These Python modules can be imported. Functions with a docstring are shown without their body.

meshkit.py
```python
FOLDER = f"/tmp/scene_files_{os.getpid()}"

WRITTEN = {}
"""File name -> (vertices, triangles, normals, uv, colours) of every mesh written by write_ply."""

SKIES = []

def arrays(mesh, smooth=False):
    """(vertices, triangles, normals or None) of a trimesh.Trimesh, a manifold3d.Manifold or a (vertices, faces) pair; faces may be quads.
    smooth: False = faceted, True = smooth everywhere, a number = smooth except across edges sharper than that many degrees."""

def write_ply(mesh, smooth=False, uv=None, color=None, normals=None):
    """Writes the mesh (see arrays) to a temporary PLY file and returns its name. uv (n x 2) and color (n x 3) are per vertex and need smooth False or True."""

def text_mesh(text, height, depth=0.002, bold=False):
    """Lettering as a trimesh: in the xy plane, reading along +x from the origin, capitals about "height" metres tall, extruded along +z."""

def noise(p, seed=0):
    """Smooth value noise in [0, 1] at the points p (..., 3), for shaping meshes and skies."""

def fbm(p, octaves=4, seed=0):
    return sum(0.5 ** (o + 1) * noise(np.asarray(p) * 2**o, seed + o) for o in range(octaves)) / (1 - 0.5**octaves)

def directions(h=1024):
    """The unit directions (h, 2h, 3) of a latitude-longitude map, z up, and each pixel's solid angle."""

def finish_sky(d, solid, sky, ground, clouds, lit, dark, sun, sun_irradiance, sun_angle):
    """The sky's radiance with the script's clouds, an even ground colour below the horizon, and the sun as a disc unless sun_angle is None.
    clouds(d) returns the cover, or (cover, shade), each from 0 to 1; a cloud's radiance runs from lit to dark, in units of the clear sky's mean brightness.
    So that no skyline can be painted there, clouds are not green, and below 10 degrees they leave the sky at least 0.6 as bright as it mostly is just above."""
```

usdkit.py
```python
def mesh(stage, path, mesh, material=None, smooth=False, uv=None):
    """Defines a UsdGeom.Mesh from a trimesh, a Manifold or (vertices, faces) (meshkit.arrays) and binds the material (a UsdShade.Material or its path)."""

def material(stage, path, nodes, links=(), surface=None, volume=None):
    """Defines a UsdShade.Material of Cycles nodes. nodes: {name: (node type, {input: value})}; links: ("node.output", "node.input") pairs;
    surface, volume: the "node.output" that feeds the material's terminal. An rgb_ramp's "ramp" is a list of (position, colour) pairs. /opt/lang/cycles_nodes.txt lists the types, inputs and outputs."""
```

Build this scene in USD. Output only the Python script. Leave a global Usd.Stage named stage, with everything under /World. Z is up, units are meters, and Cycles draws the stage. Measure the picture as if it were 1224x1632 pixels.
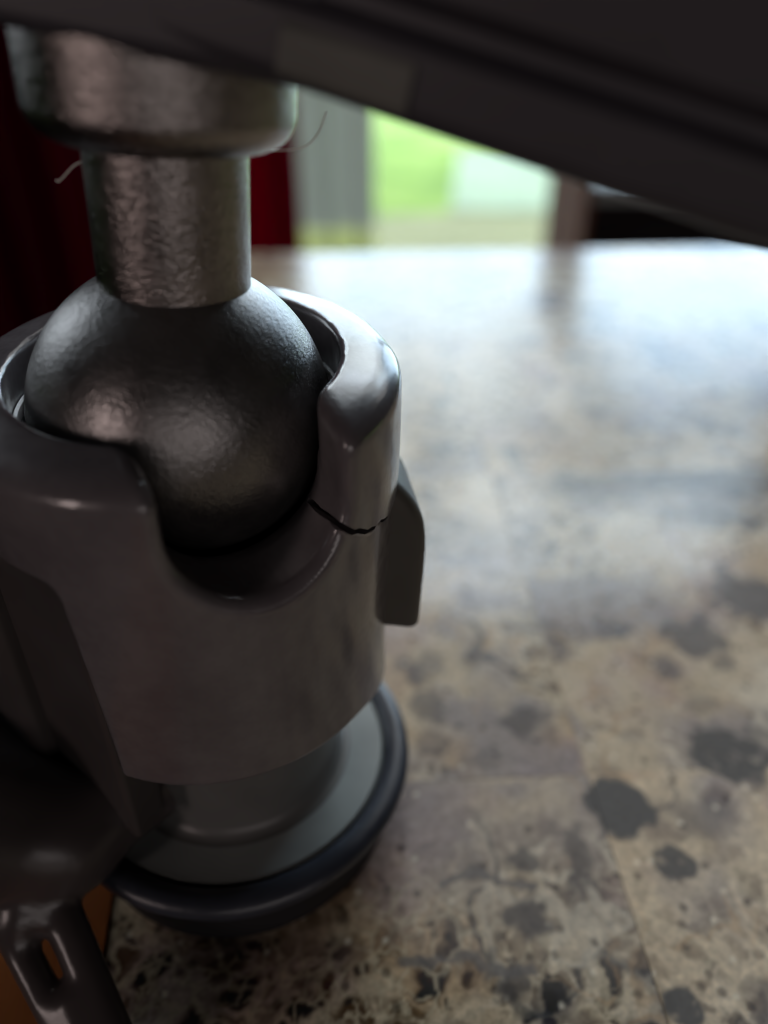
import math, random
import numpy as np, trimesh, manifold3d as m3, usdkit, meshkit
from pxr import Usd, UsdGeom, UsdLux, UsdShade, Gf, Vt, Sdf
from shapely.geometry import Polygon
random.seed(4); rng = np.random.default_rng(4)
stage = Usd.Stage.CreateInMemory()
UsdGeom.Xform.Define(stage, '/World'); UsdGeom.Scope.Define(stage, '/World/Looks')

# ------------------------------------------------------------------ camera
PITCH = 34.0
EYE = np.array([0.0, 0.0, 0.112])
cam = UsdGeom.Camera.Define(stage, '/World/camera')
cam.CreateHorizontalApertureAttr(36.0); cam.CreateFocalLengthAttr(36.09)
cam.CreateFStopAttr(11.2); cam.CreateFocusDistanceAttr(0.087)
cam.CreateClippingRangeAttr((0.004, 200.0)); cam.CreateExposureAttr(0.6)
_x = UsdGeom.Xformable(cam)
_x.AddTranslateOp().Set(Gf.Vec3d(*EYE.tolist())); _x.AddRotateXOp().Set(90.0 - PITCH)

# ------------------------------------------------------------------ lamps (window daylight and the dim room)
def rect(name, pos, aim, w, h, radiance, color):
    L = UsdLux.RectLight.Define(stage, '/World/' + name)
    L.CreateWidthAttr(w); L.CreateHeightAttr(h); L.CreateIntensityAttr(radiance); L.CreateNormalizeAttr(False); L.CreateColorAttr(Gf.Vec3f(*color))
    pos, aim = np.array(pos, float), np.array(aim, float)
    z = pos - aim; z /= np.linalg.norm(z)
    x = np.cross([0, 0, 1.0], z); x /= np.linalg.norm(x); y = np.cross(z, x)
    M = Gf.Matrix4d(*[float(v) for r in ((*x, 0), (*y, 0), (*z, 0), (*pos, 1)) for v in r])
    UsdGeom.Xformable(L).AddTransformOp().Set(M)
    return L
SKY = 4.1
rect('left_window_light', (-1.05, 0.75, 0.50), (0, .08, .07), 0.5, 0.6, 1.7, (.82, .92, 1.0))
rect('side_window_light', (-0.72, -0.70, 0.26), (0, .08, .07), 0.13, 0.32, 5.2, (1.0, .80, .76))
rect('room_bounce_light', (0.5, -1.5, 0.22), (0, .08, .07), 1.2, 0.5, 0.8, (1.0, .90, .88))
rect('ceiling_bounce_light', (0.28, 1.02, 1.32), (.03, .06, 0), 1.5, 1.5, .74, (1.0, .96, .92))
rect('lawn_daylight', (0.5, 5.0, 4.5), (0.5, 5.0001, 0), 6, 5, 2.0, (1.0, 1.0, .96))

# ------------------------------------------------------------------ helpers
used = {}
def numbered(parent, name):
    key = (parent, name); n = used.get(key, 0); used[key] = n + 1
    return f'{parent}/{name}' + (f'_{n:03d}' if n else '')
def setd(p, **kw):
    for k, v in kw.items():
        if v: p.SetCustomDataByKey(k, v)
def thing(name, label, cat, group=None):
    path = numbered('/World', name); x = UsdGeom.Xform.Define(stage, path)
    setd(x.GetPrim(), label=label, category=cat, group=group)
    return path
def obj(name, mesh, mat, parent='/World', smooth=False, **kw):
    path = numbered(parent, name)
    m = usdkit.mesh(stage, path, mesh, mat, smooth=smooth)
    setd(m.GetPrim(), **kw)
    return path
LK = '/World/Looks/'
def mat(name, nodes, links=(), surface='p.BSDF'):
    return usdkit.material(stage, LK + name, nodes, links, surface=surface)
def simple(name, color, rough=.5, metallic=0., bump=None, **kw):
    """principled with slight tone mottling and fine bump"""
    n = {'g': ('geometry', {}),
         'p': ('principled_bsdf', dict(roughness=rough, metallic=metallic, **kw)),
         'nz': ('noise_texture', {'scale': (bump or {}).get('mottle', 90.), 'detail': 4.0}),
         'c': ('rgb_ramp', {'ramp': [(0.3, [c * .86 for c in color]), (.7, [min(1, c * 1.12) for c in color])]})}
    l = [('g.position', 'nz.vector'), ('nz.fac', 'c.fac'), ('c.color', 'p.base_color')]
    if bump:
        n['bn'] = ('noise_texture', {'scale': bump['scale'], 'detail': bump.get('detail', 2.0), 'roughness': bump.get('rough', .5)})
        n['b'] = ('bump', {'strength': bump.get('strength', 1.0), 'distance': bump['distance']})
        l += [('g.position', 'bn.vector'), ('bn.fac', 'b.height'), ('b.normal', 'p.normal')]
        if bump.get('rvar'):
            n['rr'] = ('map_range', {'from_min': .3, 'from_max': .7, 'to_min': rough - bump['rvar'], 'to_max': rough + bump['rvar']})
            l += [('nz.fac', 'rr.value'), ('rr.result', 'p.roughness')]
    return mat(name, n, l)

# -- signed-distance modelling: everything moulded is meshed by surface nets
def grid_mesh(f, lo, hi, cell):
    lo, hi = np.array(lo, float), np.array(hi, float)
    n = np.ceil((hi - lo) / cell).astype(int) + 1
    ax = [lo[k] + np.arange(n[k]) * cell for k in range(3)]
    D = np.empty(n, np.float32)
    for i in range(0, n[0], 24):
        X, Y, Z = np.meshgrid(ax[0][i:i + 24], ax[1], ax[2], indexing='ij')
        D[i:i + 24] = f(X, Y, Z)
    S = D < 0
    c = [S[i:n[0] - 1 + i, j:n[1] - 1 + j, k:n[2] - 1 + k] for i in (0, 1) for j in (0, 1) for k in (0, 1)]
    cnt = np.sum(c, 0, dtype=np.int16)
    act = (cnt > 0) & (cnt < 8)
    idx = -np.ones(act.shape, np.int64); cells = np.argwhere(act); idx[act] = np.arange(len(cells))
    acc = np.zeros((len(cells), 3)); num = np.zeros(len(cells))
    off = np.array([(i, j, k) for i in (0, 1) for j in (0, 1) for k in (0, 1)])
    for a in range(8):
        for b in range(a + 1, 8):
            if np.abs(off[a] - off[b]).sum() != 1: continue
            pa, pb = cells + off[a], cells + off[b]
            da, db = D[tuple(pa.T)], D[tuple(pb.T)]
            cr = (da < 0) != (db < 0)
            t = np.where(cr, da / np.where(cr, da - db, 1), 0)[:, None]
            acc += np.where(cr[:, None], pa + t * (pb - pa), 0); num += cr
    V = lo + acc / num[:, None] * cell
    F = []
    for a in range(3):
        u, w = (a + 1) % 3, (a + 2) % 3
        s0 = [slice(None)] * 3; s1 = [slice(None)] * 3; s0[a] = slice(0, -1); s1[a] = slice(1, None)
        A, B = S[tuple(s0)], S[tuple(s1)]
        e = np.argwhere(A != B)
        e = e[(e[:, u] > 0) & (e[:, w] > 0) & (e[:, u] < n[u] - 1) & (e[:, w] < n[w] - 1)]
        flip = ~A[tuple(e.T)]
        q = []
        for du, dw in ((-1, -1), (0, -1), (0, 0), (-1, 0)):
            p = e.copy(); p[:, u] += du; p[:, w] += dw; q.append(idx[tuple(p.T)])
        q = np.stack(q, 1); q[flip] = q[flip][:, ::-1]
        F += [q[:, [0, 1, 2]], q[:, [0, 2, 3]]]
    m = trimesh.Trimesh(V, np.vstack(F), process=False)
    trimesh.smoothing.filter_taubin(m, lamb=.5, nu=.52, iterations=6)
    return m
def smin(a, b, k):
    h = np.clip(.5 + .5 * (b - a) / k, 0, 1); return b + (a - b) * h - k * h * (1 - h)
def smax(a, b, k): return -smin(-a, -b, k)
def rbox2(x, y, hx, hy, r):
    qx, qy = np.abs(x) - hx + r, np.abs(y) - hy + r
    return np.hypot(np.maximum(qx, 0), np.maximum(qy, 0)) + np.minimum(np.maximum(qx, qy), 0) - r
def rbox3(x, y, z, hx, hy, hz, r):
    qx, qy, qz = np.abs(x) - hx + r, np.abs(y) - hy + r, np.abs(z) - hz + r
    return np.sqrt(np.maximum(qx, 0)**2 + np.maximum(qy, 0)**2 + np.maximum(qz, 0)**2) + np.minimum(np.maximum(qx, np.maximum(qy, qz)), 0) - r
def revolve(pts, n=160):
    return trimesh.creation.revolve(np.array(pts, float), sections=n)
def hullbox(size, r, M=None):
    """rounded box (size full extents) as hull of spheres"""
    s = m3.Manifold.sphere(r, 20); h = np.array(size) / 2 - r
    man = m3.Manifold.batch_hull([s.translate([a * h[0], b * h[1], c * h[2]]) for a in (-1, 1) for b in (-1, 1) for c in (-1, 1)])
    mm = man.to_mesh(); t = trimesh.Trimesh(mm.vert_properties[:, :3], mm.tri_verts, process=False)
    if M is not None: t.apply_transform(M)
    return t
def tube(P, r, n=8):
    P = np.array(P, float); r = np.broadcast_to(r, len(P)); V, F = [], []
    for i, p in enumerate(P):
        t = P[min(i + 1, len(P) - 1)] - P[max(i - 1, 0)]; t /= np.linalg.norm(t)
        a = np.cross(t, [.3, .2, 1]); a /= np.linalg.norm(a); b = np.cross(t, a)
        for k in range(n):
            th = 2 * np.pi * k / n; V.append(p + r[i] * (np.cos(th) * a + np.sin(th) * b))
    for i in range(len(P) - 1):
        for k in range(n):
            F.append((i * n + k, i * n + (k + 1) % n, (i + 1) * n + (k + 1) % n, (i + 1) * n + k))
    F = np.array(F); F = np.vstack([F[:, [0, 1, 2]], F[:, [0, 2, 3]]])
    return trimesh.Trimesh(np.array(V), F, process=False)
def box(lo, hi):
    lo, hi = np.array(lo, float), np.array(hi, float)
    b = trimesh.creation.box(hi - lo); b.apply_translation((lo + hi) / 2); return b

# ------------------------------------------------------------------ materials
M_house = mat('grey_gloss_paint', {
    'g': ('geometry', {}), 'm1': ('mapping', {'scale': (1.0, 1.0, .06)}), 'st': ('noise_texture', {'scale': 900., 'detail': 3.0, 'roughness': .6}),
    'gr': ('noise_texture', {'scale': 2200., 'detail': 3.0}), 'sm': ('noise_texture', {'scale': 85., 'detail': 5.0, 'roughness': .65}),
    'h': ('math', {'math_type': 'multiply_add', 'value2': .35}), 'b': ('bump', {'strength': .55, 'distance': .00004}),
    'c': ('rgb_ramp', {'ramp': [(.28, (.118, .104, .112)), (.5, (.152, .136, .144)), (.72, (.190, .172, .178))]}),
    'rr': ('map_range', {'from_min': .32, 'from_max': .68, 'to_min': .19, 'to_max': .33}),
    'p': ('principled_bsdf', {'coat_weight': .6, 'coat_roughness': .12})},
    [('g.position', 'm1.vector'), ('m1.vector', 'st.vector'), ('g.position', 'gr.vector'), ('g.position', 'sm.vector'),
     ('gr.fac', 'h.value1'), ('st.fac', 'h.value3'), ('h.value', 'b.height'), ('b.normal', 'p.normal'), ('sm.fac', 'c.fac'), ('c.color', 'p.base_color'), ('sm.fac', 'rr.value'), ('rr.result', 'p.roughness')])
def cast_metal(name, lo, hi, dist, metallic, r0, r1):
    return mat(name, {
    'g': ('geometry', {}), 'p': ('principled_bsdf', {'metallic': metallic, 'roughness': .36}),
    'n1': ('noise_texture', {'scale': 3800., 'detail': 2.0, 'roughness': .6}), 'n2': ('noise_texture', {'scale': 1500., 'detail': 1.0}),
    'nm': ('noise_texture', {'scale': 160., 'detail': 3.0}),
    'h': ('math', {'math_type': 'multiply_add', 'value2': 1.0}),
    'b': ('bump', {'strength': 1.0, 'distance': dist}),
    'c': ('rgb_ramp', {'ramp': [(.3, lo), (.7, hi)]}),
    'rr': ('map_range', {'from_min': .3, 'from_max': .7, 'to_min': r0, 'to_max': r1})},
    [('g.position', 'n1.vector'), ('g.position', 'n2.vector'), ('g.position', 'nm.vector'),
     ('n1.fac', 'h.value1'), ('n2.fac', 'h.value3'), ('h.value', 'b.height'), ('b.normal', 'p.normal'),
     ('nm.fac', 'c.fac'), ('c.color', 'p.base_color'), ('nm.fac', 'rr.value'), ('rr.result', 'p.roughness')])
M_ball = cast_metal('cast_satin_metal', (.225, .215, .212), (.30, .288, .284), .00006, .88, .26, .40)
M_stem = cast_metal('cast_stem_metal', (.27, .245, .235), (.36, .325, .312), .00009, 1.0, .22, .31)
M_neck = simple('neck_plastic', (.15, .15, .145), .35, bump=dict(scale=2600., distance=.00003, strength=.4))
M_foot = simple('black_foot_rubber', (.012, .011, .013), .7)
M_liner = simple('worn_liner_metal', (.42, .42, .43), .4, metallic=.6, bump=dict(scale=2400., distance=.00008, strength=.8, rvar=.08))
M_plate = simple('grey_base_plastic', (.33, .36, .35), .38, bump=dict(scale=2600., distance=.00003, strength=.4))
M_rubber = simple('dark_rubber', (.042, .047, .063), .34, bump=dict(scale=1500., distance=.00008, strength=.6, rvar=.08))
M_knob = simple('charcoal_plastic', (.09, .083, .075), .5, bump=dict(scale=3000., distance=.00003, strength=.4))
M_dark = simple('dark_lever_plastic', (.058, .049, .048), .5, bump=dict(scale=3000., distance=.00003, strength=.4))
M_leg = simple('dark_leg_plastic', (.070, .058, .058), .28, bump=dict(scale=900., distance=.00004, strength=.4))
M_top = simple('black_mount_plastic', (.048, .044, .053), .5, bump=dict(scale=2600., distance=.00004, strength=.5))
M_pad = simple('grey_pad_rubber', (.14, .14, .125), .6)
M_wood = simple('orange_wood', (.33, .105, .03), .2, bump=dict(scale=300., distance=.0001, strength=.5))
M_grout = simple('tile_joint', (.10, .08, .06), .8)
M_sky = mat('sky_glow', {'g': ('geometry', {}), 's': ('separate_xyz', {}), 'm': ('map_range', {'from_min': 0., 'from_max': 9., 'to_min': 0., 'to_max': 1., 'clamp': True}),
            'nz': ('noise_texture', {'scale': .35, 'detail': 5.0}), 'cl': ('rgb_ramp', {'ramp': [(.35, (.46, .70, 1.0)), (.62, (.80, .91, 1.0))]}),
            'e': ('emission', {'strength': SKY})}, [('g.position', 'nz.vector'), ('nz.fac', 'cl.fac'), ('cl.color', 'e.color')], surface='e.emission')
M_lawn = mat('lawn_grass', {'g': ('geometry', {}), 'n': ('noise_texture', {'scale': 1.6, 'detail': 5.0, 'roughness': .7}), 'c': ('rgb_ramp', {'ramp': [(.3, (.14, .25, .015)), (.5, (.27, .40, .045)), (.68, (.46, .52, .15))]}), 'p': ('principled_bsdf', {'roughness': .9})},
             [('g.position', 'n.vector'), ('n.fac', 'c.fac'), ('c.color', 'p.base_color')])
M_path = simple('pale_paving', (.37, .44, .27), .8, bump=dict(scale=30., distance=.01, mottle=2.))
M_wall = simple('dark_wall_paint', (.035, .025, .027), .8)
M_post = simple('brown_wood_post', (.24, .105, .07), .9, specular_ior_level=.15)
M_frame = simple('grey_door_stile', (.40, .40, .38), .5)
M_curt = mat('red_curtain_cloth', {'g': ('geometry', {}), 'd': ('diffuse_bsdf', {'color': (.12, .005, .016), 'roughness': .5}), 't': ('translucent_bsdf', {'color': (.46, .003, .075)}),
             'w': ('noise_texture', {'scale': 900.}), 'mx': ('mix_closure', {'fac': .45})},
             [('d.BSDF', 'mx.closure1'), ('t.BSDF', 'mx.closure2')], surface='mx.closure')
M_sheer = mat('grey_sheer_cloth', {'d': ('diffuse_bsdf', {'color': (.6, .58, .53)}), 't': ('translucent_bsdf', {'color': (.66, .64, .58)}), 'mx': ('mix_closure', {'fac': .62})},
             [('d.BSDF', 'mx.closure1'), ('t.BSDF', 'mx.closure2')], surface='mx.closure')
M_hem = mat('yellow_cloth', {'t': ('translucent_bsdf', {'color': (.62, .60, .36)})}, surface='t.BSDF')
M_dry = simple('dry_grass', (.42, .40, .20), .9, bump=dict(scale=60., distance=.02, mottle=1.2))
M_pane = mat('window_glass', {'t': ('transparent_bsdf', {'color': (.96, .98, .97)}), 'gl': ('glossy_bsdf', {'roughness': .02}), 'f': ('fresnel', {'IOR': 1.45}), 'mx': ('mix_closure', {})},
             [('f.fac', 'mx.fac'), ('t.BSDF', 'mx.closure1'), ('gl.BSDF', 'mx.closure2')], surface='mx.closure')
M_leaf = simple('tree_leaves', (.06, .13, .03), .6, bump=dict(scale=20., distance=.01, mottle=3.))
M_bark = simple('tree_bark', (.10, .07, .05), .9)
M_hair = mat('pale_hair', {'d': ('diffuse_bsdf', {'color': (.9, .78, .72)}), 't': ('translucent_bsdf', {'color': (.95, .82, .76)}), 'x': ('mix_closure', {'fac': .6})}, [('d.BSDF', 'x.closure1'), ('t.BSDF', 'x.closure2')], surface='x.closure')
M_crack = simple('crack_inside', (.012, .011, .013), .9)
# polished marble: colour pattern stored on the tile, fine crystal grain on top
def marble(name, tint):
    return mat(name, {'a': ('attribute', {'attribute': 'marble'}), 'g': ('geometry', {}),
        'n': ('noise_texture', {'scale': 900., 'detail': 5.0, 'roughness': .65}), 'r': ('rgb_ramp', {'ramp': [(.3, (.72 * tint[0], .71 * tint[1], .69 * tint[2])), (.70, (1.26 * tint[0], 1.25 * tint[1], 1.22 * tint[2]))]}),
        'mx': ('mix_color', {'blend_type': 'multiply', 'fac': 1.0, 'use_clamp': False}),
        'n2': ('noise_texture', {'scale': 45., 'detail': 3.0}), 'b': ('bump', {'strength': .35, 'distance': .0004}),
        'n3': ('noise_texture', {'scale': 260., 'detail': 4.0}), 'rr': ('map_range', {'from_min': .3, 'from_max': .75, 'to_min': .10, 'to_max': .24}),
        'p': ('principled_bsdf', {'roughness': .1, 'specular_ior_level': .5})},
        [('g.position', 'n.vector'), ('g.position', 'n2.vector'), ('g.position', 'n3.vector'), ('n.fac', 'r.fac'), ('a.color', 'mx.a'), ('r.color', 'mx.b'), ('mx.result', 'p.base_color'),
         ('n2.fac', 'b.height'), ('b.normal', 'p.normal'), ('n3.fac', 'rr.value'), ('rr.result', 'p.roughness')])
M_marb = [marble('polished_marble', (1, 1, 1)), marble('polished_marble_warm', (1.04, .98, .93)), marble('polished_marble_cool', (.97, 1., 1.03)), marble('polished_marble_pale', (1.18, 1.17, 1.16))]

# ------------------------------------------------------------------ the place behind: window, curtain, garden
WY = 1.5
obj('garden_lawn', box((-14, WY + .4, -1.06), (16, 13, -1.0)), M_lawn, kind='structure', label='bright green lawn seen through the window', category='lawn')
path_poly = Polygon([(.40, 4.9), (2.6, 4.7), (2.6, 7.4), (1.3, 7.6), (.62, 7.0)])
pm = trimesh.creation.extrude_polygon(path_poly, .02, engine='earcut'); pm.apply_translation((0, 0, -1.0))
dp = trimesh.creation.extrude_polygon(Polygon([(-1.2, 3.5), (2.2, 3.4), (2.6, 4.69), (.40, 4.88), (-1.2, 4.5)]), .012, engine='earcut'); dp.apply_translation((0, 0, -1.0))
obj('dry_grass', dp, M_dry, kind='structure', label='yellowish dry grass strip in front of the pale paving', category='grass')
obj('garden_path', pm, M_path, kind='structure', label='pale grey paving on the lawn outside the window', category='path')
# sky backdrop: part of a dome far beyond the garden
def sky_dome(R=14., n=64):
    V, F = [], []
    el = np.radians(np.linspace(-4.5, 52, 16)); az = np.radians(np.linspace(-36, 44, n))
    for e in el:
        for a in az: V.append((R * math.cos(e) * math.sin(a), R * math.cos(e) * math.cos(a), R * math.sin(e)))
    for i in range(len(el) - 1):
        for j in range(n - 1):
            a = i * n + j; F.append((a, a + n, a + n + 1, a + 1))
    F = np.array(F)
    return trimesh.Trimesh(np.array(V), np.vstack([F[:, [0, 1, 2]], F[:, [0, 2, 3]]]), process=False)
obj('sky', sky_dome(), M_sky, kind='structure', label='pale bright daylight sky beyond the garden', category='sky')
# garden trees
def tree(base, top, c, size, n, seed, label):
    t = thing('garden_tree', label, 'tree')
    g = np.random.default_rng(seed); base, top, c, size = map(np.array, (base, top, c, size))
    mid = (base + top) / 2 + [.08, 0, .1]
    obj('trunk', tube([base, mid, top], [.13, .10, .07], 10), M_bark, t, smooth=True)
    m = 40
    cl = g.normal(size=(m, 3)); cl *= (g.random((m, 1)) ** .4) / np.linalg.norm(cl, axis=1, keepdims=True); cl = c + cl * size
    for k in range(7): obj('branch', tube([top, (top + cl[k]) / 2 + [0, 0, .15], cl[k]], [.05, .03, .012], 6), M_bark, t, smooth=True)
    p = c_ = cl[g.integers(0, m, n)] + g.normal(size=(n, 3)) * .22
    d1 = g.normal(size=(n, 3)); d1 /= np.linalg.norm(d1, axis=1, keepdims=True); d2 = np.cross(d1, g.normal(size=(n, 3))); d2 /= np.linalg.norm(d2, axis=1, keepdims=True)
    s = .11
    V = np.stack([p - d1 * s, p + d2 * s * .6, p + d1 * s, p - d2 * s * .6], 1).reshape(-1, 3)
    k = np.arange(n)[:, None] * 4
    obj('crown', trimesh.Trimesh(V, np.vstack([k + [0, 1, 2], k + [0, 2, 3]]), process=False), M_leaf, t)
tree((4.9, 6.6, -1.0), (4.2, 6.3, 2.6), (1.5, 6.0, 3.7), (2.0, 1.0, 1.35), 380, 1, 'leafy garden tree right of the lawn with its crown spreading left')
tree((-1.9, 6.6, -1.0), (-1.6, 6.4, 2.4), (-.9, 6.2, 3.9), (1.7, 1.0, 1.2), 320, 2, 'leafy garden tree left of the lawn behind the red curtain')
# red curtain with folds
def curtain(x0, x1, y, z0, z1, n=260, amp=.028, seed=3):
    g = np.random.default_rng(seed); xs = np.linspace(x0, x1, n); ph = np.cumsum(.8 + .5 * np.sin(np.linspace(0, 17, n)) + .3 * g.random(n)) * .19
    V, F = [], []; zs = np.linspace(z0, z1, 14)
    for z in zs:
        for i, x in enumerate(xs):
            V.append((x, y + amp * math.sin(ph[i] + .15 * z) + amp * .35 * math.sin(2.3 * ph[i] + z), z))
    for i in range(len(zs) - 1):
        for j in range(n - 1):
            a = i * n + j; F.append((a, a + 1, a + n + 1, a + n))
    F = np.array(F); m = trimesh.Trimesh(np.array(V), np.vstack([F[:, [0, 1, 2]], F[:, [0, 2, 3]]]), process=False)
    b = m.copy(); b.vertices[:, 1] += .003; b.invert()
    return trimesh.util.concatenate([m, b])
# wall pieces round the glass
w = thing('house_wall', 'dark wall below the window sill right of the brown post', 'wall')
obj('lower_wall', box((.372, WY, -1.1), (.918, WY + .12, -.2)), M_wall, w)
obj('sill', box((.372, WY - .05, -.198), (.918, WY + .12, -.17)), M_frame, w)
obj('side_wall', box((-4.2, WY + .02, -1.1), (-.46, WY + .14, 1.245)), M_wall, w)
obj('right_wall', box((.92, WY, -1.1), (2.6, WY + .12, 1.245)), M_wall, w)
obj('lintel', box((-4.2, WY, 1.25), (2.6, WY + .12, 3.6)), M_wall, w)
d = thing('glazed_door', 'glass door with a brown jamb in front of the lawn', 'door')
obj('pane', box((-.40, WY + .27, -1.0), (.358, WY + .276, 1.24)), M_pane, d)
obj('jamb', box((.3585, WY - .05, -1.0), (.3715, WY + .28, .50)), M_post, d, label='brown wooden jamb at the right side of the glass')
sc = thing('sheer_curtain', 'short pale grey sheer curtain between the red curtain and the lawn', 'curtain')
obj('cloth', curtain(-.17, -.018, WY + .06, -.27, .10, 70, .006, 8), M_sheer, sc, smooth=True)
obj('hem', curtain(-.17, -.018, WY + .06, -1.0, -.272, 70, .010, 8), M_hem, sc, smooth=True, label='yellowish lower part of the curtain')
g_ = thing('side_window', 'plain window right of the brown post above the dark wall', 'window')
obj('pane', box((.374, WY + .03, -.17), (.918, WY + .036, 1.24)), M_pane, g_)
obj('red_curtain', curtain(-1.05, -.142, WY - .09, -1.0, 1.24), M_curt, smooth=True, label='dark red curtain hanging in folds behind the metal stem', category='curtain')
obj('room_floor', box((-2.5, -2.2, -1.2), (3, WY, -1.1)), M_wall, kind='structure', label='dark room floor far below the table', category='floor')

# ------------------------------------------------------------------ table of marble tiles
TROT = math.radians(3.0)
CORNER = np.array([.0352, .0850])
def grid(uv):
    uv = np.asarray(uv, float); c, s = math.cos(TROT), math.sin(TROT)
    return np.stack([CORNER[0] + uv[..., 0] * c - uv[..., 1] * s, CORNER[1] + uv[..., 0] * s + uv[..., 1] * c], -1)
T = .100
table = thing('table', 'table topped with polished beige and brown marble tiles', 'table')
def px_to_table(px, py):
    p = math.radians(PITCH); u, v = (px - 612) / 1227., (816 - py) / 1227.
    d = np.array([u, math.cos(p) + v * math.sin(p), -math.sin(p) + v * math.cos(p)])
    return EYE[:2] + d[:2] * (EYE[2] / -d[2])
def sm(a, b, x):
    t = np.clip((x - a) / (b - a), 0, 1); return t * t * (3 - 2 * t)
def vor(P, cell, seed):
    """(f1, f2-f1, cell random) of jittered 2D points"""
    q = P / cell; b = np.floor(q).astype(int); f1 = np.full(len(P), 9.); f2 = f1.copy(); rid = np.zeros(len(P))
    for i in (-1, 0, 1):
        for j in (-1, 0, 1):
            c = b + (i, j); h = (c[:, 0] * 73856093 ^ c[:, 1] * 19349663 ^ (seed * 83492791)) & 0xffffff
            r1 = ((h * 1103515245 + 12345) >> 8 & 0xffff) / 65536.; r2 = ((h * 22695477 + 1) >> 9 & 0xffff) / 65536.; r3 = ((h * 69069 + 7) >> 7 & 0xffff) / 65536.
            dd = np.hypot(q[:, 0] - c[:, 0] - r1, q[:, 1] - c[:, 1] - r2)
            nw = dd < f1; f2 = np.where(nw, f1, np.minimum(f2, dd)); rid = np.where(nw, r3, rid); f1 = np.where(nw, dd, f1)
    return f1, f2 - f1, rid
def fb(P, s, seed, o=4):
    return meshkit.fbm(np.c_[P / s, np.full(len(P), 3.3 + seed)], o, seed) - .5
# dark fossils and stains: (image spot used only to find the place on the table, size in mm, darkness)
SPOTS = [((985, 1285), 6.2, 6.2, 1.0, 0), ((1165, 1205), 7.4, 6.4, 1.0, 1), ((830, 1150), 4.2, 4.0, .85, 2), ((1070, 1375), 3.4, 3.2, .95, 1), ((1085, 1600), 3.0, 3.4, 1.0, 1),
         ((835, 1365), 3.0, 2.4, .85, 2), ((845, 1460), 4.2, 3.8, .9, 2), ((1110, 1020), 7.5, 7, .9, 2), ((1190, 950), 9, 9, .95, 2), ((680, 1120), 4, 5, .7, 2), ((925, 1375), 2.5, 6.0, .7, 2),
         ((690, 1060), 3.5, 5, .6, 2), ((855, 1000), 6, 4, .5, 2), ((820, 1560), 2.2, 3, .8, 2), ((1120, 1125), 5, 2.5, .5, 2), ((1215, 1170), 3, 3, .6, 2), ((960, 780), 22, 9, .55, 2), ((1180, 770), 30, 9, .7, 2),
         ((1130, 825), 18, 6, .5, 2), ((760, 1215), 4, 2, .4, 2), ((1150, 1060), 3, 3, .6, 2), ((680, 1180), 3, 5, .5, 2), ((985, 1000), 4, 3, .4, 2), ((700, 860), 14, 14, .4, 2), ((800, 880), 12, 12, .4, 2)]
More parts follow.
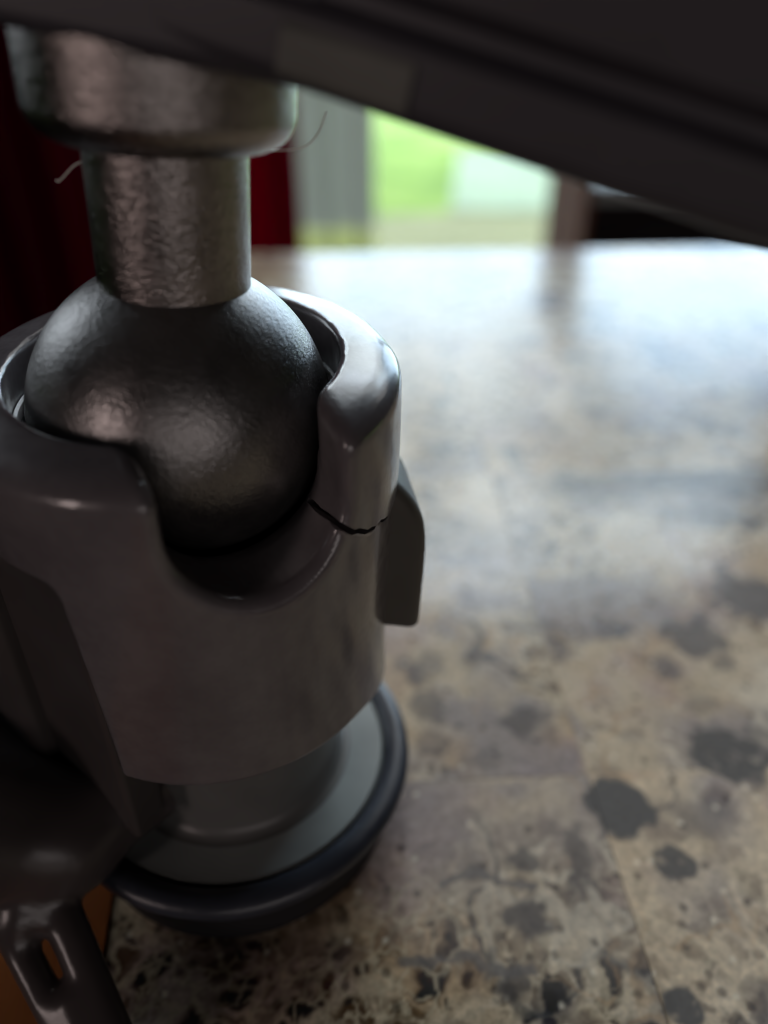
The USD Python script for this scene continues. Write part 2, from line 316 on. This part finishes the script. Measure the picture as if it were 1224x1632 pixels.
def marble_color(P, seed):
    W = P + np.stack([fb(P, .010, seed + 1), fb(P, .010, seed + 2)], -1) * .007 + np.stack([fb(P, .0022, seed + 3), fb(P, .0022, seed + 4)], -1) * .0034
    base = np.array([.50, .41, .30]); pale = np.array([.60, .53, .43]); warm = np.array([.40, .27, .16]); mauve = np.array([.36, .27, .25]); dark = np.array([.055, .052, .055]); brown = np.array([.13, .085, .05])
    C = np.tile(base, (len(P), 1))
    def mixin(col, a):
        nonlocal C; C = C * (1 - a[:, None]) + np.asarray(col) * a[:, None]
    n1 = fb(W, .026, seed + 5, 5); n2 = fb(W, .018, seed + 6, 5); n3 = fb(W, .007, seed + 7, 4)
    mixin(pale, sm(.02, .22, n1)); mixin(warm, sm(.0, .22, n2) * .6); mixin(mauve, sm(.03, .2, -n1 + .3 * n3) * .65)
    # breccia: brown and charcoal cells inside a cream web, dense in patches (towards the near edge)
    near = sm(.085, .045, P[:, 1]) * (1 if seed == 0 else .7) if seed in (0, 31) else np.zeros(len(P))
    patch = np.clip(sm(.02, .16, fb(P, .04, seed + 8, 3)) + near * 1.0, 0, 1)
    for cell, sd, k in ((.0048, 1, .78), (.0024, 2, .6)):
        f1, e, r = vor(W, cell, seed * 7 + sd)
        a = sm(.04, .42, e) * patch * sm(.2, .8, r) * k
        mixin(brown * (1 + .8 * n3[:, None] * 2) if False else brown, a)
        mixin(dark, sm(.10, .5, e) * patch * (r > .84) * k * .8)
    # thin cream web
    for cell, sd in ((.0075, 5), (.0034, 6)):
        f1, e, r = vor(W, cell, seed * 7 + sd); mixin(np.array([.53, .45, .33]), sm(.13, .03, e) * np.clip(patch + .15, 0, 1) * sm(-.18, .08, fb(P, .012, seed + sd, 2)) * .72)
    # broad soft mauve grey clouds
    mixin(np.array([.25, .22, .225]), sm(.02, .17, fb(W, .022, seed + 15, 4)) * .7 * (1 - near))
    # scattered rounded dark blotches
    f1, e, r = vor(W, .017, seed * 5 + 3)
    rad = .20 + .22 * (r * 7 % 1)
    mixin(np.array([.10, .085, .085]), sm(rad, rad * .15, f1 + 1.0 * n3) * (r > .55) * .6)
    f1, e, r = vor(W, .008, seed * 5 + 4)
    mixin(np.array([.16, .12, .10]), sm(.40, .02, f1 + 1.1 * n3) * (r > .6) * .5)
    # fine dark and pale hairline veins
    for s_, sd, col, wd, k in ((.03, 9, dark, .012, .6), (.02, 10, pale, .02, .6), (.012, 11, warm, .015, .5)):
        v = np.abs(fb(W, s_, seed + sd, 3)); mixin(col, sm(wd, wd * .25, v) * k * sm(-.05, .1, fb(P, .03, seed + sd + 20, 2)))
    f1, e, r = vor(P + (W - P) * .5, .0013, seed * 3 + 8); C = C * (1 + .22 * (r[:, None] - .5) * sm(.02, .25, e)[:, None])
    f1, e, r = vor(P, .0021, seed * 3 + 9); mixin(np.array([.07, .05, .035]), (r > .90) * sm(.42, .2, f1) * .55); mixin(np.array([.72, .66, .55]), (r < .05) * sm(.3, .1, f1) * .7)
    m = C.mean(0); C = np.clip(m * 1.04 + (C - m) * 1.45, .025, .85)
    return C, W
def add_spots(C, P, W, seed_ok):
    for k, ((px, py), rx, ry, dk, kind) in enumerate(SPOTS):
        c = px_to_table(px, py)
        Q = ((P * .5 + W * .5) - c) * 1000 if kind < 2 else (W - c) * 1000
        if kind == 0: dd = np.maximum(np.hypot(Q[:, 0] / rx, Q[:, 1] / ry), np.abs(Q[:, 0] * .8 + Q[:, 1] * .6) / (rx * .92))
        else: dd = np.hypot(Q[:, 0] / rx, Q[:, 1] / ry)
        n = fb(P, .0026, 40 + k, 4)
        a = sm(1.08, .82 if kind < 2 else .60, dd + n * (.6 if kind < 2 else 1.1)) * dk
        if kind == 1: a *= 1 - .5 * sm(.05, .25, fb(P, .0016, 60 + k, 3))
        C = C * (1 - a[:, None]) + np.array([.040, .043, .047] if kind < 2 else [.066, .060, .062]) * a[:, None]
    # two wavy grey veins lying across the near tile
    for pts in ([(690, 1405), (740, 1392), (800, 1400), (860, 1412)], [(640, 1535), (690, 1522), (740, 1525), (800, 1540), (850, 1538)]):
        L = np.array([px_to_table(*q) for q in pts]); dmin = np.full(len(P), 9.)
        for a_, b_ in zip(L[:-1], L[1:]):
            t = np.clip(((W - a_) @ (b_ - a_)) / ((b_ - a_) @ (b_ - a_)), 0, 1); dmin = np.minimum(dmin, np.linalg.norm(W - a_ - t[:, None] * (b_ - a_), axis=1))
        a = sm(.0011, .0003, dmin + .0012 * fb(P, .003, 77, 3)) * .8
        C = C * (1 - a[:, None]) + np.array([.12, .115, .12]) * a[:, None]
    return C
ALB = 1.0
def left_u(v): return -.0755 - .085 * (v + .03)
for i in range(-1, 4):
    for j in range(-2, 4):
        u0, v0 = i * T, j * T
        u1, v1 = u0 + T, v0 + T
        if i == -1: u0 = -.0755
        if j == 3: v1 = .325
        near_t = (i in (-1, 0) and j in (-1, 0))
        stp = .00032 if near_t else (.0008 if j < 2 else .002)
        gap = .00003
        us = np.arange(u0 + gap, u1 - gap, stp); us[-1] = u1 - gap; vs = np.arange(v0 + gap, v1 - gap, stp); vs[-1] = v1 - gap
        vlo = 0
        if j == -2: vs = vs[vs > -.16]
        lift = float(rng.uniform(-.00005, .00005)) + (0.00012 if (i, j) == (0, -1) else 0)
        nu, nv = len(us), len(vs)
        UU, VV = np.meshgrid(us, vs, indexing='ij'); UU = u1 - (u1 - UU) * (u1 - left_u(VV)) / (u1 - u0) if i == -1 else UU
        P = grid(np.stack([UU, VV], -1).reshape(-1, 2))
        seed = (i + 1) * 13 + (j + 1) * 5
        seed = {(-1, -1): 0, (0, -1): 31}.get((i, j), seed + 40)
        C, W = marble_color(P, seed); C = add_spots(C, P, W, True)
        ins = np.minimum(np.minimum(UU - us[0], us[-1] - UU), np.minimum(VV - vs[0], vs[-1] - VV)).ravel()
        z = lift - .00002 * (1 - np.clip(ins / .0002, 0, 1))
        V = np.c_[P, z]
        a = np.arange(nu * nv).reshape(nu, nv)
        q = np.stack([a[:-1, :-1], a[1:, :-1], a[1:, 1:], a[:-1, 1:]], -1).reshape(-1, 4)
        # skirt
        ring = np.concatenate([a[:, 0], a[-1, 1:], a[-2::-1, -1], a[0, -2:0:-1]])
        V2 = np.vstack([V, np.c_[P[ring], np.full(len(ring), -.008)]]); C2 = np.vstack([C, C[ring]])
        b = np.arange(len(ring)) + len(V); nx = np.roll(ring, -1); nb = np.roll(b, -1)
        q = np.vstack([q, np.stack([ring, b, nb, nx], -1)])
        F = np.vstack([q[:, [0, 1, 2]], q[:, [0, 2, 3]]])
        m = usdkit.mesh(stage, numbered(table, 'tile'), (V2, F), M_marb[(i * 3 + j) % 3 if not near_t else (3 if (i, j) == (0, -1) else 0)], smooth=False)
        pv = UsdGeom.PrimvarsAPI(m).CreatePrimvar('marble', Sdf.ValueTypeNames.Color3fArray, 'vertex')
        pv.Set(Vt.Vec3fArray.FromNumpy(np.clip(C2 * ALB * [1.04, 1.02, .98], .01, .9).astype(np.float32)))
def slab2(ul, ur, v0, v1, z0, z1):
    p = Polygon(grid(np.array([(ul(v0), v0), (ur(v0), v0), (ur(v1), v1), (ul(v1), v1)])))
    s = trimesh.creation.extrude_polygon(p, z1 - z0, engine='earcut'); s.apply_translation((0, 0, z0)); return s
obj('joint_bed', slab2(lambda v: left_u(v), lambda v: .40, -.16, .325, -.02, -.0006), M_grout, table)
obj('wooden_edge', slab2(lambda v: left_u(v) - .030, lambda v: left_u(v) - .0003, -.16, .326, -.03, .0004), M_wood, table, label='orange brown wooden edge of the table')

# ------------------------------------------------------------------ the ball head on its base
A = np.array([-.02308, .08055, 0.0]); BZ = .072
head = thing('ball_head', 'grey plastic ball head with cracked socket standing on the marble table', 'ball head')
def place(m, at=(0, 0, 0)):
    """local millimetres (axis origin at the ball centre height unless said) to world metres"""
    m = m.copy(); m.vertices = np.asarray(m.vertices) * .001 + A + np.array([0, 0, BZ]) + np.asarray(at); return m
NA = math.radians(-60.3)                       # direction of the drop notch
nd, nt = (math.cos(NA), math.sin(NA)), (-math.sin(NA), math.cos(NA))
def azi(x, y): return np.degrees(np.arctan2(y, x))
CRACK = [(-49, -.6), (-47, -1.6), (-44.4, -3.4), (-41, -5.6), (-39, -6.5), (-34.5, -7.6), (-31, -8.6), (-27, -9.3), (-24.5, -9.0), (-22.4, -9.5), (-20.5, -10.0), (-18.6, -10.2), (-10, -10), (0, -9.2), (20, -8.6)]
CW = [1.2, 1.2, 1.3, 1.4, 1.5, 1.3, 1.0, .85, .7, .6, .5, .1, .05, .05, .05]
def crack_z(az): return np.interp(az, [c[0] for c in CRACK], [c[1] for c in CRACK])
def crack_w(az): return np.interp(az, [c[0] for c in CRACK], CW, left=0, right=0)
def f_house(x, y, z):
    r = np.hypot(x, y); az = azi(x, y)
    lug = ((az > -52) & (az < 24)) * sm(-.3, .3, z - crack_z(az)) * sm(24, 6, az)
    rr = r - .40 * lug; zt = z - .075 * y - .1
    R = 23.2 + 1.5 * sm(-39, 3, z)
    bot = -38.2 - 4.0 * sm(-36, 6, az) * sm(75, 40, az)
    # wall with a wide rounding above and a small one below
    d_up = rbox2(rr, zt - (7.2 - 30), R, 30, 3.3); d_lo = rbox2(rr, z - (bot + 30), R, 30, .8)
    d = np.maximum(d_up, d_lo)
    d = smax(d, (zt - 7.0 + (rr - 19.4) * .24) / 1.028, 2.4)
    # bore and ball seat
    d = smax(d, -np.maximum(r - 18.1, -(z + .3)), .8)
    d = smax(d, -(np.sqrt(x * x + y * y + z * z) - 17.6), .5)
    # U-shaped drop notch
    rad, t = x * nd[0] + y * nd[1], x * nt[0] + y * nt[1]
    u2 = np.where(z > -1.7, np.abs(t) - 9.05, np.hypot(t, z + 1.8) - 9.05)
    flare = np.maximum(0, z - 4.5) ** 2 * .05
    notch = np.maximum(u2 - flare, -(rad - 4))
    d = smax(d, -notch, 2.1)
    # relief cut for the lever, lower left
    ta = math.radians(-111.5); tx = x * math.sin(ta) - y * math.cos(ta)   # >0 on the left of that plane
    cut = np.maximum(smax(-tx, z + 7.6, 3.0), -(r - 19.5))
    d = smax(d, -np.maximum(cut, y - 6), .8)
    # hollow underside
    d = np.maximum(d, -np.maximum(r - 19, z - (bot + 2.0)))
    return d
house = grid_mesh(f_house, (-26, -26, -44), (26, 26, 10), .30)
def crack_cutter():
    P = [(-52, -6.2, .8), (-39.2, -6.3, .95), (-36.6, -7.35, .95), (-34.2, -7.7, .85), (-31.0, -8.75, .75), (-28.2, -8.95, .6), (-25.4, -9.5, .42), (-23.6, -9.15, .30), (-21.6, -9.75, .5), (-19.6, -9.95, .32), (-17.0, -10.4, .12)]
    V, F = [], []
    for az, z, w in P:
        a = math.radians(az)
        for r in (17.4, 26.5):
            zz = z + max(0., 23.6 - r) * .3
            for sg in (-1, 1): V.append((r * math.cos(a), r * math.sin(a), zz + sg * w / 2))
    for k in range(len(P) - 1):
        a, b = 4 * k, 4 * k + 4
        for p, q in ((0, 1), (1, 3), (3, 2), (2, 0)): F += [(a + p, b + p, b + q), (a + p, b + q, a + q)]
    e = 4 * (len(P) - 1)
    F += [(0, 1, 3), (0, 3, 2), (e, e + 3, e + 1), (e, e + 2, e + 3)]
    t = trimesh.Trimesh(np.array(V), np.array(F), process=False); t.fix_normals(); return t
def man(t): return m3.Manifold(m3.Mesh(np.asarray(t.vertices, np.float32), np.asarray(t.faces, np.uint32)))
mh, mc = man(house), man(crack_cutter())
print('manifold', mh.status(), mc.status(), len(house.faces))
mr = mh - mc
if mr.num_tri() > 1000:
    mm = mr.to_mesh(); house = trimesh.Trimesh(mm.vert_properties[:, :3], mm.tri_verts, process=False)
HS = obj('socket_housing', place(house), M_house, head, smooth=50)
# dark crack core so that the fracture reads into depth
# ball and stem
tilt = np.array([.081, -.001, 1.0]); tilt /= np.linalg.norm(tilt)
def align(m, s0=0.0):
    Mx = trimesh.geometry.align_vectors([0, 0, 1], tilt); m = m.copy(); m.apply_transform(Mx); return m
ball = trimesh.creation.icosphere(6, 16.87)
obj('ball', place(ball), M_ball, head, smooth=True)
stem = revolve([(0, 11), (7.82, 11), (7.82, 31), (0, 31)])
obj('stem', place(align(stem)), M_stem, head, smooth=40)
col = [(0, 28.9), (7.9, 28.9), (8.4, 28.6)] + [(9.5 + 2.9 * math.sin(a), 31.4 - 2.9 * math.cos(a)) for a in np.radians(np.linspace(10, 90, 14))] + [(12.45, 42), (0, 42)]
obj('collar', place(align(revolve(col))), M_stem, head, smooth=40)

# pale worn liner ring between ball and socket, open at the notch
lin = trimesh.creation.revolve(np.array([(16.6, .9), (17.6, .6), (18.05, 1.2), (18.0, 2.0), (17.6, 1.9), (16.75, 2.9), (16.6, .9)]), angle=math.radians(214), sections=160)
lin.apply_transform(trimesh.transformations.rotation_matrix(math.radians(-8), [0, 0, 1])); lin.fix_normals()
obj('socket_liner', place(lin), M_liner, head, smooth=45)

# friction knob behind the right side
def f_knob(x, y, z):
    # local: x radial, y tangential, z up
    up = (np.hypot((x - 16.6) / 11.5, (z + 20.5) / 13.5) - 1) * 11
    d = np.where(z > -20.5, up, (x - 28.1 + (-20.5 - z) * .07) * .9)
    d = smax(d, -(z + 32.9) - .28 * (x - 24), 1.2)
    d = smax(d, x - 28.0, .8); d = smax(d, np.abs(y) - 7.5, 2.2); return smax(d, 20.0 - x, .3)
kn = grid_mesh(f_knob, (18, -10, -42), (33, 10, -6), .4)
kn.apply_transform(trimesh.transformations.rotation_matrix(math.radians(9), [0, 0, 1])); kn.apply_translation((0, 0, 1.6))
obj('friction_knob', place(kn), M_knob, head, smooth=True)

# locking lever in the relief cut, lower left
ld = math.radians(-128)
def f_lever(x, y, z):
    a, b = x * math.cos(ld) + y * math.sin(ld), x * -math.sin(ld) + y * math.cos(ld)
    r = np.hypot(x, y)
    d = rbox3(a - 16.0, b + 14.0, z + 29.8, 6.2, 26, 22.6, 1.2)
    ta = math.radians(-112.3); tx = x * math.sin(ta) - y * math.cos(ta)
    d = smax(d, -(tx - .1), .8)
    return smax(d, 17 - r, .4)
def f_lever2(x, y, z):
    a, b = x * math.cos(ld) + y * math.sin(ld), x * -math.sin(ld) + y * math.cos(ld)
    return rbox3(a - 22.6, b + 22.0, z + 29.5, 2.2, 12, 18.0, 1.6)
lv = grid_mesh(f_lever, (-50, -46, -55), (20, 30, -5), .5)
LV = obj('locking_lever', place(lv), M_dark, head, smooth=True)
obj('lever_grip', place(grid_mesh(f_lever2, (-50, -46, -55), (20, 30, -5), .6)), M_dark, LV, smooth=True)

# neck, base disc, rubber ring (local z measured from the table)
down = (0, 0, -BZ)
neck = [(0, 11.5), (17.6, 11.5), (17.6, 13.05)] + [(17.5 - 1.9 * math.sin(a), 14.95 - 1.9 * math.cos(a)) for a in np.radians(np.linspace(0, 90, 10))] + [(15.6, 37), (0, 37)]
obj('neck', place(revolve(neck), down), M_neck, head, smooth=35)
disc = [(0, 7.0), (22.9, 7.0), (22.9, 12.5), (22.6, 13.0), (0, 13.0)]
obj('base_disc', place(revolve(disc), down), M_plate, head, smooth=30)
prof = [(22.95, 8.0), (25.0, 7.6)] + [(25.0 + 2.0 * math.cos(a), 11.9 + 1.7 * math.sin(a)) for a in np.radians(np.linspace(-70, 160, 20))] + [(22.95, 11.8)]
obj('rubber_ring', place(revolve(prof + prof[:1], 220), down), M_rubber, head, smooth=40)
foot = [(0, .2), (23.2, .2), (23.8, .8), (23.8, 6.6), (23.0, 7.4), (0, 7.4)]
obj('foot', place(revolve(foot), down), M_foot, head, smooth=35)

# folding leg, lower left: shoulder then two rails with a slot between them
def f_leg(x, y, z):
    # world millimetres relative to the axis at table height
    def seg(a, b, r0, r1):
        a, b = np.array(a, float), np.array(b, float); ab = b - a
        t = np.clip(((x - a[0]) * ab[0] + (y - a[1]) * ab[1] + (z - a[2]) * ab[2]) / (ab @ ab), 0, 1)
        return np.sqrt((x - a[0] - t * ab[0])**2 + (y - a[1] - t * ab[1])**2 + (z - a[2] - t * ab[2])**2) - (r0 + (r1 - r0) * t)
    d = seg((-4, -3, 19.5), (-20, -19, 18.5), 6.5, 7.0)
    d = smin(d, seg((-20, -19, 18), (-38, -12, 24), 7.0, 9.5), 3)
    d = smin(d, seg((-20, -19, 18), (-30, -22, 25), 7.0, 9.5), 3)
    d = smin(d, seg((-19.0, -26.5, 14), (-7.4, -41.5, 2.2), 2.5, 2.2), 1.2)
    d = smin(d, seg((-25.8, -27.5, 14), (-13.2, -41.2, 2.2), 2.1, 1.9), 1.2)
    d = smin(d, seg((-21, -21, 17), (-23.0, -27, 14.5), 5.0, 3.6), 2.5)
    d = smin(d, seg((-15.6, -35.0, 7.6), (-10.2, -41.5, 2.2), 2.6, 2.6), 1.5)
    return d
leg = grid_mesh(f_leg, (-50, -56, -1), (2, 2, 36), .45)
obj('folding_leg', place(leg, down), M_leg, head, smooth=True)

# mounting plate above, close to the lens
E0 = np.array([-.0066, .064, -.0060 + EYE[2]])
Dv = np.array([.0333, -.0098, -.0090]); Dv /= np.linalg.norm(Dv)
pt = np.array([.134, -.055, 1.0]); Uv = pt - Dv * (pt @ Dv); Uv /= np.linalg.norm(Uv); Nv = np.cross(Uv, Dv)
def plate_mesh(prof, k0, k1):
    """prof: (n, h) mm polygon, extruded along the plate's long direction from k0 to k1 mm"""
    e = trimesh.creation.extrude_polygon(Polygon(prof), k1 - k0, engine='earcut')
    v = np.asarray(e.vertices); P = E0 + (v[:, :1] * Nv + v[:, 1:2] * Uv + (v[:, 2:] + k0) * Dv) * .001
    m = trimesh.Trimesh(P, e.faces, process=False); m.fix_normals(); return m
def arc(cx, cy, r, a0, a1, n=8): return [(cx + r * math.cos(a), cy + r * math.sin(a)) for a in np.radians(np.linspace(a0, a1, n))]
body = arc(1.6, 1.6, 1.6, 270, 180) + arc(1.2, 4.4, 1.2, 180, 100) + [(1.9, 6.0), (1.9, 6.9)] + [(.4, 8.2), (-.6, 30), (3, 34), (44, 34), (44, 0)]
def ray(px, py, depth):
    p = math.radians(PITCH); u, v = (px - 612) / 1227., (816 - py) / 1227.
    return EYE + depth * np.array([u, math.cos(p) + v * math.sin(p), -math.sin(p) + v * math.cos(p)])
MP = obj('mounting_plate', plate_mesh(body, -55, 62), M_top, head, smooth=35)
B0, B1 = ray(-90, 26, .0590), ray(505, 153, .0572)          # lower front edge of the boss under the plate
bd = (B1 - B0) / np.linalg.norm(B1 - B0); bu = tilt - bd * (tilt @ bd); bu /= np.linalg.norm(bu); bn = np.cross(bu, bd)
bl = np.linalg.norm(B1 - B0) * 1000
boss = hullbox((bl, 26, 14), 1.5); bv = np.asarray(boss.vertices) + [bl / 2, 13, 7]
boss.vertices = B0 + (bv[:, :1] * bd + bv[:, 1:2] * bn + bv[:, 2:] * bu) * .001
obj('plate_boss', boss, M_top, MP, smooth=40)
padp = arc(.2, 1.4, .7, 270, 180, 4) + arc(.2, 3.6, .7, 180, 90, 4) + [(1.2, 4.3), (1.2, .7)]
obj('edge_pad', plate_mesh(padp, -1.5, 8.5), M_pad, MP, smooth=40)

# ------------------------------------------------------------------ two stray hairs caught on the collar
def ray(px, py, depth):
    p = math.radians(PITCH); u, v = (px - 612) / 1227., (816 - py) / 1227.
    return EYE + depth * np.array([u, math.cos(p) + v * math.sin(p), -math.sin(p) + v * math.cos(p)])
def hair(pts, label):
    P = np.array([ray(*q) for q in pts]); t = np.linspace(0, len(P) - 1, 40)
    from scipy.interpolate import CubicSpline
    obj('hair', tube(CubicSpline(np.arange(len(P)), P)(t), .00007, 6), M_hair, smooth=True, label=label, category='hair')
hair([(392, 248, .0745), (432, 240, .075), (478, 236, .0755), (505, 215, .076), (520, 178, .0765)], 'pale curved hair sticking out right of the stem under the collar')
hair([(130, 258, .0745), (118, 264, .0745), (108, 274, .0742), (97, 286, .074), (90, 287, .074)], 'short pale hair left of the stem in front of the red curtain')
